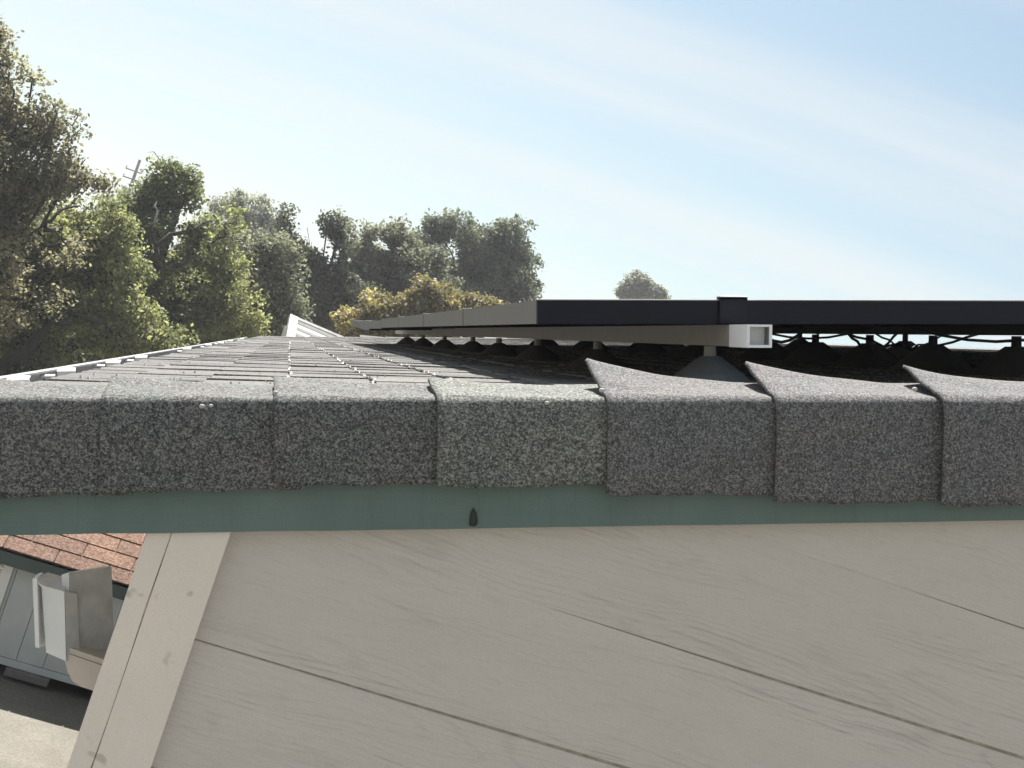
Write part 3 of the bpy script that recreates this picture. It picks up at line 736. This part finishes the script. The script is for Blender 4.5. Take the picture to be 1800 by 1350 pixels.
# rounded cream arm, level with the world, running back to the wall
prof = [(116, 1148), (115, 1164), (119, 1182), (128, 1198), (142, 1207), (260, 1246), (282, 1205)]
a0 = MB(); ctop = [P(q[0], q[1], VB + .004) for q in prof]
a0.prism(ctop, (0, 0, 0), (0, .06, 0)); a0.build('arm', M['cream'], br)
a0 = MB(); a0.prism([P(117, 1147, VB + .006), P(282, 1203.5, VB + .006), P(285, 1194, VB + .006), P(123, 1139, VB + .006)][::-1], (0, 0, 0), (0, .055, 0)); a0.build('arm_lid', M['cream'], br)

# ------------------------------------------------------------------ low shed beyond the corner
foot = on_ground(80, 1214)
SY = foot.y
SX1 = foot.x + 1.6; SX0 = foot.x - 2.2
zt_sh = at(50, 1002, SY).z; zb_sh = at(50, 1181, SY).z
shed = thing('low_shed', 'low grey panelled shed with red-brown shingle roof and dark green trim', 'shed', (SX0, SY, 0))
def SL(p): return Vector(p) - Vector((SX0, SY, 0))
z_floor = zb_sh
b = MB(); b.box(SL((SX0, SY + .02, z_floor)), SL((SX1, SY + 1.7, zt_sh + .05))); b.build('wall', M['shed_wall'], shed)
x = SX0; step = .50 * (at(83, 1150, SY).x - at(28, 1160, SY).x) * 2.0
x = at(28, 1160, SY).x - step * 9
while x < SX1:
    b = MB(); b.box(SL((x + .002, SY + .004, z_floor + .045)), SL((x + step - .002, SY + .0205, zt_sh + .05))); b.build('wall_panel', M['shed_wall'], shed); x += step
b = MB(); b.box(SL((SX0, SY + .0, z_floor)), SL((SX1, SY + .021, z_floor + .042))); b.build('bottom_trim', M['shed_wall'], shed)
xs0 = at(10, 1175, SY).x; xs1 = at(88, 1195, SY).x
zk = at(50, 1198, SY).z
b = MB(); b.cbox(SL((xs0, SY - .03, zk)), SL((xs1, SY + .2, z_floor - .003)), .012); b.build('skid', M['skid'], shed)
b = MB(); b.cbox(SL((SX0 + .2, SY + .5, 0)), SL((SX0 + .5, SY + .7, z_floor - .003)), .01); b.cbox(SL((SX1 - .5, SY + .5, 0)), SL((SX1 - .2, SY + .7, z_floor - .003)), .01)
b.build('pier', M['skid'], shed)
b = MB(); b.box(SL((SX0 + .02, SY + .75, 0.004)), SL((SX1 - .02, SY + 1.65, z_floor - .002))); b.build('underfloor_shade', M['dark_gap'], shed)  # dark block put in as the deep shade beneath the shed
# roof, eave towards the house
SP = math.radians(27); ov = .10
ze = at(60, 978, SY - ov).z
slen = 1.3
b = MB()
def sr(xx, s, n):                                  # s up the slope from the eave, n off the plane
    return Vector((xx, SY - ov + s * math.cos(SP) - n * math.sin(SP), ze + s * math.sin(SP) + n * math.cos(SP)))
b.prism([SL(sr(SX0 - .1, 0.01, -.02)), SL(sr(SX0 - .1, slen, -.02)), SL(sr(SX0 - .1, slen, -.002)), SL(sr(SX0 - .1, 0.01, -.002))], (0, 0, 0), (SX1 - SX0 + .2, 0, 0))
sroof = b.build('roof', M['dark_gap'], shed)
b = MB(); b.prism([SL((SX0 - .1, SY + 1.75 + ov * 0, ze - .02)), SL((SX0 - .1, SY + 1.77 + ov, ze - .02)), SL(sr(SX0 - .1, slen, -.002)), SL(sr(SX0 - .1, slen, -.02))], (0, 0, 0), (SX1 - SX0 + .2, 0, 0)); b.build('rear_roof_slope', M['red_shingle'], sroof)
b = MB(); b.box(SL((SX0 - .1, SY - ov + .004, ze - .098)), SL((SX1 + .1, SY - ov + .026, ze - .022))); b.box(SL((SX0 - .05, SY - ov + .028, ze - .03)), SL((SX1 + .05, SY + .018, ze - .024)));  b.build('eave_trim', M['shed_green'], shed)
TW, TE = .30, .135
tabm = []
for i in range(4):
    t_ = .0065; r = random.Random(i); w_ = TW - .007
    tabm.append(mesh('shingle', [(0, 0, 0.002), (w_, 0, 0.002), (w_, TE + .03, -.001), (0, TE + .03, -.001), (0, r.uniform(0, .003), .002 + t_), (w_, r.uniform(0, .003), .002 + t_), (w_, TE + .03, .0015), (0, TE + .03, .0015)],
                     [(0, 3, 2, 1), (4, 5, 6, 7), (0, 1, 5, 4), (1, 2, 6, 5), (2, 3, 7, 6), (3, 0, 4, 7)], M['red_shingle']))
for row in range(int(slen / TE)):
    x = SX0 - .1 + (0.15 if row % 2 else 0.02)
    while x < SX1:
        o = obj('shingle', random.choice(tabm), sroof, SL(sr(x, row * TE - .012, random.uniform(0, .0015))), (SP, 0, 0)); x += TW
# notice sheet hung on the shed wall
nc_ = at(27, 988, SY - .02)
b = MB(); wN, hN = .52, .62
nz = nc_.z; nx = nc_.x
rr = .02
loop = [(0, 0), (0, -hN), (-wN, -hN), (-wN, 0)]
loop = [(0, -rr), (0, -hN), (-wN, -hN), (-wN, 0), (-rr, 0), (-rr * .3, -rr * .3)]
notice = thing('notice_sheet', 'white notice sheet with dark lettering hung on the grey shed wall', 'notice', (nx, SY - .012, nz))
b.prism([Vector((p[0], 0, p[1])) for p in loop], (0, 0, 0), (0, .006, 0)); b.build('sheet', M['paper'], notice)
def lettering(txt, x, z, size, parent, y, mat):
    cu = bpy.data.curves.new('lettering', 'FONT'); cu.body = txt; cu.size = size; cu.align_x = 'RIGHT'; cu.extrude = .0004
    t_ = bpy.data.objects.new('lettering', cu); me = bpy.data.meshes.new_from_object(t_); bpy.data.objects.remove(t_)
    me.name = 'lettering'; me.materials.clear(); me.materials.append(mat)
    return obj('lettering', me, parent, (x, y, z), (math.pi / 2, 0, 0))
lettering('SK', -.052, -.052, .050, notice, -.001, M['ink']); lettering('DE', -.058, -.102, .048, notice, -.001, M['ink'])

# ------------------------------------------------------------------ white ribbed metal panel beyond the far end of the roof
YP = 19.6
pc = at(503, 592, YP)
zt_ = at(514, 559, YP).z
wp = thing('ribbed_roof', 'white ribbed metal lean-to roof with a broad white end trim beyond the far roof edge', 'metal roof', (pc.x, YP, 0), (0, 0, math.radians(10)))
ta = math.radians(38)
RM = Matrix.Translation(Vector((0.06, 0, zt_ - .40))) @ Matrix.Rotation(math.radians(4), 4, 'Y') @ Matrix.Rotation(ta, 4, 'X')      # local y runs up the slope
SLOPE = .40 / math.sin(ta)
b = MB(); b.cbox((-.05, -.9, -.03), (.075, SLOPE + .02, .05), .006, RM); b.build('end_trim', M['white_metal'], wp)
yy = -.9
while yy < SLOPE - .05:
    b = MB(); b.prism([RM @ Vector(q) for q in ((.08, yy, .0), (.08, yy + .018, .032), (.08, yy + .075, .032), (.08, yy + .093, .0))][::-1], (0, 0, 0), RM.to_3x3() @ Vector((2.8, 0, 0)))
    b.build('rib', M['white_metal'], wp); yy += .135
b = MB(); b.box((.076, -.9, -.02), (2.88, SLOPE, -.001), RM); b.build('roof_sheet', M['gutter'], wp)
b = MB(); b.cbox((.076, SLOPE - .035, -.025), (2.88, SLOPE + .02, .045), .004, RM); b.build('top_trim', M['gutter'], wp)
for x in (0.0, 2.7):
    b = MB(); b.box((x, .35, 0), (x + .08, .43, zt_ - .13)); b.build('post', M['white_metal'], wp)

# ------------------------------------------------------------------ utility pole
YU = 85.0
pt = at(246, 281, YU)
up = thing('utility_pole', 'thin wooden utility pole with two crossarms rising behind the oak', 'utility pole', (pt.x, YU, 0))
b = MB(); b.tube([(0, 0, 0), (0, 0, pt.z * .5), (0, 0, pt.z)], [.16, .12, .09], 8); b.build('shaft', M['pole'], up, True)
for dz in (.75, 1.25):
    b = MB(); b.cbox((-.62, -.15, pt.z - dz - .035), (.36, -.09, pt.z - dz + .035), .01); arm = b.build('crossarm', M['pole'], up)
    for x in (-.58, .32):
        b = MB(); b.tube([(x, -.125, pt.z - dz + .05), (x, -.125, pt.z - dz + .10), (x, -.125, pt.z - dz + .17)], [.02, .045, .03], 8); b.build('insulator', M['flash'], arm)
b = MB(); b.tube([(-.3, 0, pt.z - 2.5), (-.3, 0, pt.z - 1.8)], .17, 10); b.build('transformer', M['flash'], up)

# ------------------------------------------------------------------ trees
def leaf_mesh(name, cents, rads, per, size, mat, seed, tint_c, flat=.75):
    r = np.random.default_rng(seed); C = []
    n_c = len(cents)
    cnt = np.maximum(8, (per * (np.array(rads) / np.mean(rads)) ** 2)).astype(int)
    ci = np.repeat(np.arange(n_c), cnt); n = len(ci)
    d = r.normal(size=(n, 3)); d /= np.linalg.norm(d, axis=1, keepdims=True)
    rad = r.random(n) ** .5 * r.choice([1, 1, 1, 1.35], n)
    pos = np.array(cents)[ci] + d * (rad * np.array(rads)[ci])[:, None] * np.array([1, 1, flat])
    nr = r.normal(size=(n, 3)) + np.array([0, 0, .5]) + d * .5; nr /= np.linalg.norm(nr, axis=1, keepdims=True)
    t = r.normal(size=(n, 3)); t -= nr * (t * nr).sum(1, keepdims=True); t /= np.linalg.norm(t, axis=1, keepdims=True)
    s = np.cross(nr, t); sz = size * r.uniform(.6, 1.35, n)[:, None]
    v = np.stack([pos - t * sz * .5, pos + s * sz * .3 + nr * sz * .07, pos + t * sz * .5, pos - s * sz * .3 + nr * sz * .07], 1).reshape(-1, 3).astype(np.float32)
    me = bpy.data.meshes.new(name); me.vertices.add(4 * n); me.vertices.foreach_set('co', v.ravel())
    me.loops.add(4 * n); me.loops.foreach_set('vertex_index', np.arange(4 * n, dtype=np.int32))
    me.polygons.add(n); me.polygons.foreach_set('loop_start', np.arange(0, 4 * n, 4, dtype=np.int32))
    try: me.polygons.foreach_set('loop_total', np.full(n, 4, dtype=np.int32))
    except Exception: pass
    tint = np.clip(np.array(tint_c)[ci] + r.normal(0, .17, n), 0, 1)
    at_ = me.attributes.new('tint', 'FLOAT', 'POINT'); at_.data.foreach_set('value', np.repeat(tint, 4).astype(np.float32))
    me.materials.append(mat); me.update(calc_edges=True); return me

def tree(name, label, cat, blobs, depth, nclump, per, crad, lsize, mat, trunk_r, seed, base_px=None, group=None, shell=.2, spread=1.0, tbias=.5, twig=0, limb_gain=1.0, gap=-.25, gap_scale=1.0, nsub=9, limbs=()):
    r = np.random.default_rng(seed)
    B = []
    for (px, py, rx, ry, *dd) in blobs:
        Yb = depth + (dd[0] if dd else 0.0)
        c = at(px, py, Yb); B.append((np.array(c), rx * Yb / FPX, ry * Yb / FPX))
    vol = np.array([rx * rx * ry for _, rx, ry in B]); vol = vol ** .75; vol /= vol.sum()
    cents, rads, tc_ = [], [], []
    def waves(lo, hi, n_):
        k_ = r.normal(size=(n_, 3)); k_ *= (2 * math.pi / r.uniform(lo, hi, n_) / np.linalg.norm(k_, axis=1))[:, None]
        f_ = r.uniform(0, 6.28, n_); return lambda p: float(np.sin(k_ @ p + f_).sum()) / math.sqrt(n_ / 2)
    sc_ = crad / .16
    big, mid_, sml = waves(1.1 * sc_, 2.2 * sc_, 6), waves(.45 * sc_, .9 * sc_, 7), waves(2.0 * sc_, 4.0 * sc_, 4)
    tries = 0
    while len(cents) < nclump and tries < nclump * 12:
        tries += 1; i = r.choice(len(B), p=vol); c, rx, ry = B[i]
        d = r.normal(size=3); d /= np.linalg.norm(d)
        p0 = c + d * np.array([rx, .85 * (rx + ry) / 2 * spread, ry])
        edge = 1.0 + .13 * big(p0) + .11 * mid_(p0)
        q = r.random() ** .42 * edge
        p = c + d * np.array([rx, .85 * (rx + ry) / 2 * spread, ry]) * q
        if p[2] < .25: p[2] = .25 + r.random() * .3
        dens = .55 * mid_(p) + .45 * big(p)
        if dens < gap + (.35 if q > .75 else 0): continue
        cents.append(p); rads.append(crad * r.uniform(.5, 1.25)); tc_.append(np.clip(tbias + .25 * sml(p) + .16 * mid_(p) + r.normal(0, .10), 0, 1))
    cents = np.array(cents)
    cc = np.average([b_[0] for b_ in B], axis=0, weights=vol)
    bx, by = (cc[0], cc[1])
    if base_px: p = at(base_px[0], base_px[1], depth); bx, by = p.x, p.y
    zlow = max(.3, min(b_[0][2] - b_[2] for b_ in B)); fork = max(.35, zlow + .15 * (cc[2] - zlow))
    nodes = [np.array([bx, by, -.1]), np.array([bx + r.normal(0, .06), by, fork * .5]), np.array([bx + .2 * (cc[0] - bx), by, fork])]
    par = [-1, 0, 1]
    # one leader into every blob, then the clumps
    for c, rx, ry in B:
        st = 2; a = nodes[2]; n_ = 4
        for k_ in range(1, n_ + 1):
            f = k_ / n_; p = a + (c - a) * f + np.array([0, 0, .12 * np.linalg.norm(c - a) * math.sin(math.pi * f)]) * .5 + r.normal(0, .05 * np.linalg.norm(c - a), 3) * (1 - f)
            nodes.append(p); par.append(st); st = len(nodes) - 1
    order = np.argsort(np.linalg.norm(cents - cc, axis=1))
    tips = np.zeros(len(cents), int)
    for i in order:
        c = cents[i]; A = np.array(nodes[2:]); dd = np.linalg.norm(A - c, axis=1) + .35 * np.maximum(0, A[:, 2] - c[2])
        st = int(np.argmin(dd)) + 2; a = nodes[st]; ln = np.linalg.norm(c - a); n_ = 1 if ln < .35 else 2 if ln < 1.2 else 3
        off = r.normal(0, .10 * ln, 3)
        for k_ in range(1, n_ + 1):
            f = k_ / n_; nodes.append(a + (c - a) * f + off * math.sin(math.pi * f)); par.append(st); st = len(nodes) - 1
        tips[i] = st
    load = np.zeros(len(nodes))
    for i in tips: load[i] += 1
    for i in range(len(nodes) - 1, 0, -1): load[par[i]] += load[i]
    load = np.maximum(load, 1); rr = trunk_r * (load / load[0]) ** .5 * limb_gain; rr[0] = trunk_r * 1.25
    rr[1:3] *= 1.0; rr[3:] *= .62; rr = np.maximum(rr, .006)
    t = thing(name, label, cat, (bx, by, 0), group=group); off = np.array([bx, by, 0])
    b = MB()
    for i in range(1, len(nodes)):
        p, q = nodes[par[i]], nodes[i]; rp = min(rr[par[i]], rr[i] * 1.35); n_ = 7 if rr[i] > .04 else 4
        b.tube([Vector(p - off), Vector((p + q) / 2 - off), Vector(q - off)], [rp, (rp + rr[i]) / 2, rr[i]], n_, False)
    for pl in limbs:                               # long bare boughs on the near side of the crown
        r0, r1, pts = pl; r0 *= .62; r1 *= .45; P_ = [np.array(at(x, y, depth + dd + .55)) - off for x, y, dd in pts]; A_ = np.array(nodes[1:]) - off; near = A_[int(np.argmin(np.linalg.norm(A_ - P_[0], axis=1)))]; Q = [near]
        for i in range(len(P_) - 1):
            for f in (0, .34, .67): Q.append(P_[i] + (P_[i + 1] - P_[i]) * f + r.normal(0, .035, 3))
        Q.append(P_[-1]); b.tube([Vector(q) for q in Q], [r0 + (r1 - r0) * i / (len(Q) - 1) for i in range(len(Q))], 7, False)
    for i in range(twig):
        k_ = tips[r.integers(len(tips))]; p = nodes[k_]; d = r.normal(size=3) + np.array([0, 0, 1.2]); d /= np.linalg.norm(d)
        b.tube([Vector(p - off), Vector(p + d * crad * .8 + r.normal(0, .04, 3) - off), Vector(p + d * crad * 1.5 - off)], [.010, .007, .003], 3, False)
    b.build('trunk', M['bark'], t, True)
    obj('crown', leaf_mesh('crown', cents - off, rads, per, lsize, mat, seed + 1, tc_), t)
    return t

tree('oak_tree', 'tallest oak with thin brownish grey crown at the far left', 'tree',
     [(-70, 330, 150, 190), (10, 270, 80, 110), (-40, 100, 62, 80), (2, 62, 16, 34), (25, 160, 58, 56), (95, 225, 50, 45), (150, 280, 52, 58), (175, 310, 30, 34), (90, 330, 80, 60), (20, 400, 110, 80), (-60, 480, 130, 110)], 17.0,
     1221, 46, 0.170, 0.055, M['leaf_brown'], .24, 21, (-60, 620), 'oaks behind the house', tbias=.5, twig=60)
tree('oak_tree', 'sprawling oak with long dark limbs at lower left, above the gutter', 'tree',
     [(45, 470, 120, 100), (150, 410, 75, 70), (30, 590, 130, 80), (150, 550, 115, 90), (185, 470, 75, 70), (225, 590, 80, 60), (90, 380, 80, 60)], 18.5,
     1221, 42, 0.170, 0.059, M['leaf_green'], .34, 22, (20, 660), 'oaks behind the house', tbias=.45, limb_gain=1.25,
     limbs=[(.17, .07, [(-60, 700, -1.2), (20, 630, -1.3), (75, 590, -1.4), (118, 545, -1.3), (160, 500, -.9)]), (.075, .03, [(0, 405, -1.6), (40, 420, -1.6), (95, 432, -1.5), (135, 440, -1.2)]),
            (.07, .03, [(20, 505, -1.5), (60, 485, -1.6), (95, 473, -1.5), (120, 458, -1.2)]), (.06, .025, [(75, 395, -1.4), (105, 375, -1.4), (140, 362, -1.0)]), (.08, .03, [(118, 545, -1.3), (165, 560, -1.3), (190, 585, -1.0)])])
tree('oak_tree', 'bright green oak with forked dark branch beside the utility pole', 'tree',
     [(285, 430, 105, 90), (292, 325, 36, 42), (322, 320, 22, 26), (350, 400, 75, 65), (228, 415, 58, 55), (330, 510, 125, 90), (250, 520, 95, 85), (380, 560, 80, 60)], 20.5,
     1379, 42, 0.170, 0.063, M['leaf_green'], .30, 23, (245, 560), 'oaks behind the house', tbias=.58, twig=40, limb_gain=1.2,
     limbs=[(.11, .08, [(238, 590, -1.2), (246, 520, -1.4), (262, 465, -1.5)]), (.08, .025, [(262, 465, -1.5), (278, 430, -1.6), (310, 408, -1.6), (345, 400, -1.5), (368, 388, -1.1)]),
            (.06, .02, [(270, 450, -1.5), (266, 400, -1.4), (275, 365, -1.1), (278, 335, -.6)]), (.06, .02, [(262, 475, -1.5), (300, 470, -1.5), (335, 455, -1.2)])])
tree('oak_tree', 'olive oak between the bright green oak and the dark oaks', 'tree',
     [(425, 480, 72, 75), (450, 545, 80, 65), (395, 560, 80, 60), (480, 470, 45, 50)], 22.0, 583, 47, 0.193, 0.067, M['leaf_dark'], .2, 24, None, 'oaks behind the house', tbias=.62)
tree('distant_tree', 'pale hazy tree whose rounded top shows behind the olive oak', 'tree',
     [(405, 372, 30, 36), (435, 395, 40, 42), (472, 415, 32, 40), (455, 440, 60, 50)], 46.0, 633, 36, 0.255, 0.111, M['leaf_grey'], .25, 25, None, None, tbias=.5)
tree('oak_tree', 'dark oak with open fork and sky showing through, left of the yellow shrub', 'tree',
     [(524, 408, 46, 40), (548, 425, 46, 48), (540, 400, 34, 32), (575, 400, 32, 30), (505, 450, 40, 60), (585, 450, 30, 38), (520, 510, 85, 70), (580, 530, 75, 65), (545, 470, 40, 40)], 26.0,
     899, 39, 0.187, 0.074, M['leaf_dark'], .24, 26, (560, 560), 'oaks behind the house', tbias=.42, twig=60, gap=-.5)
tree('oak_tree', 'dark twiggy oak directly behind the yellow shrub', 'tree',
     [(640, 425, 32, 34), (690, 420, 34, 32), (660, 470, 60, 50), (725, 460, 45, 45), (640, 520, 75, 65), (725, 520, 80, 60), (690, 480, 60, 60), (750, 470, 45, 60)], 28.0,
     1005, 39, 0.193, 0.078, M['leaf_dark'], .24, 27, (680, 560), 'oaks behind the house', tbias=.45, twig=60, gap=-.5)
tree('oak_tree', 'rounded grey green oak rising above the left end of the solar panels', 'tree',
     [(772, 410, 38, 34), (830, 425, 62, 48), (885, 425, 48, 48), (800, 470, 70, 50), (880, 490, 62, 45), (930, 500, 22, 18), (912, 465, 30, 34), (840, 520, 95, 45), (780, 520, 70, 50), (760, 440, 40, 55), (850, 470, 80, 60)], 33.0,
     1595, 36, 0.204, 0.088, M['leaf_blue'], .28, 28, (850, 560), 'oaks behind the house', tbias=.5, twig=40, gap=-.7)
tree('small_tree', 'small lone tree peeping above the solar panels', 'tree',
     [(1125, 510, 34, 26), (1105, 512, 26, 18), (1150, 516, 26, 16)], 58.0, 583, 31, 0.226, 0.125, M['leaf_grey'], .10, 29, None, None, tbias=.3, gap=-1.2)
tree('autumn_shrub', 'yellow autumn shrub behind the left end of the solar panels', 'shrub',
     [(770, 525, 55, 26), (690, 545, 60, 26), (830, 535, 40, 20), (640, 570, 45, 24), (720, 575, 90, 28), (860, 545, 32, 18), (800, 550, 90, 30), (740, 545, 60, 30)], 21.0,
     1062, 42, 0.114, 0.063, M['leaf_yellow'], .08, 30, None, None, tbias=.5, gap=-1.5)
bush = [(60, 620, 110, 50, 22.5, 'leaf_green', 'low green shrub under the sprawling oak limbs', .4),
        (225, 610, 90, 45, 23.5, 'leaf_dark', 'dark shrub under the bright green oak', .45),
        (350, 590, 75, 48, 24.0, 'leaf_green', 'yellow green shrub at the end of the gutter', .45),
        (450, 585, 70, 50, 25.0, 'leaf_dark', 'dark shrub left of the white ribbed panel', .35),
        (560, 575, 75, 45, 27.5, 'leaf_dark', 'dark shrub behind the white ribbed panel', .5),
        (150, 530, 130, 90, 27.0, 'leaf_dark', 'broad dark thicket behind the sprawling oak', .3),
        (300, 520, 150, 90, 28.0, 'leaf_dark', 'broad dark thicket behind the bright green oak', .3),
        (-20, 560, 140, 110, 27.0, 'leaf_green', 'thicket at the far left edge behind the tall oak', .3)]
for i, (px, py, rx, ry, d, mt, lb, tb) in enumerate(bush):
    tree('shrub', lb, 'shrub', [(px, py, rx, ry), (px + rx * .5, py + 8, rx * .6, ry * .8), (px - rx * .5, py + 10, rx * .6, ry * .8)], d, 600, 60, .18, .085, M[mt], .08, 60 + i, None, 'shrubs beneath the oaks', tbias=tb, gap=-1.5)
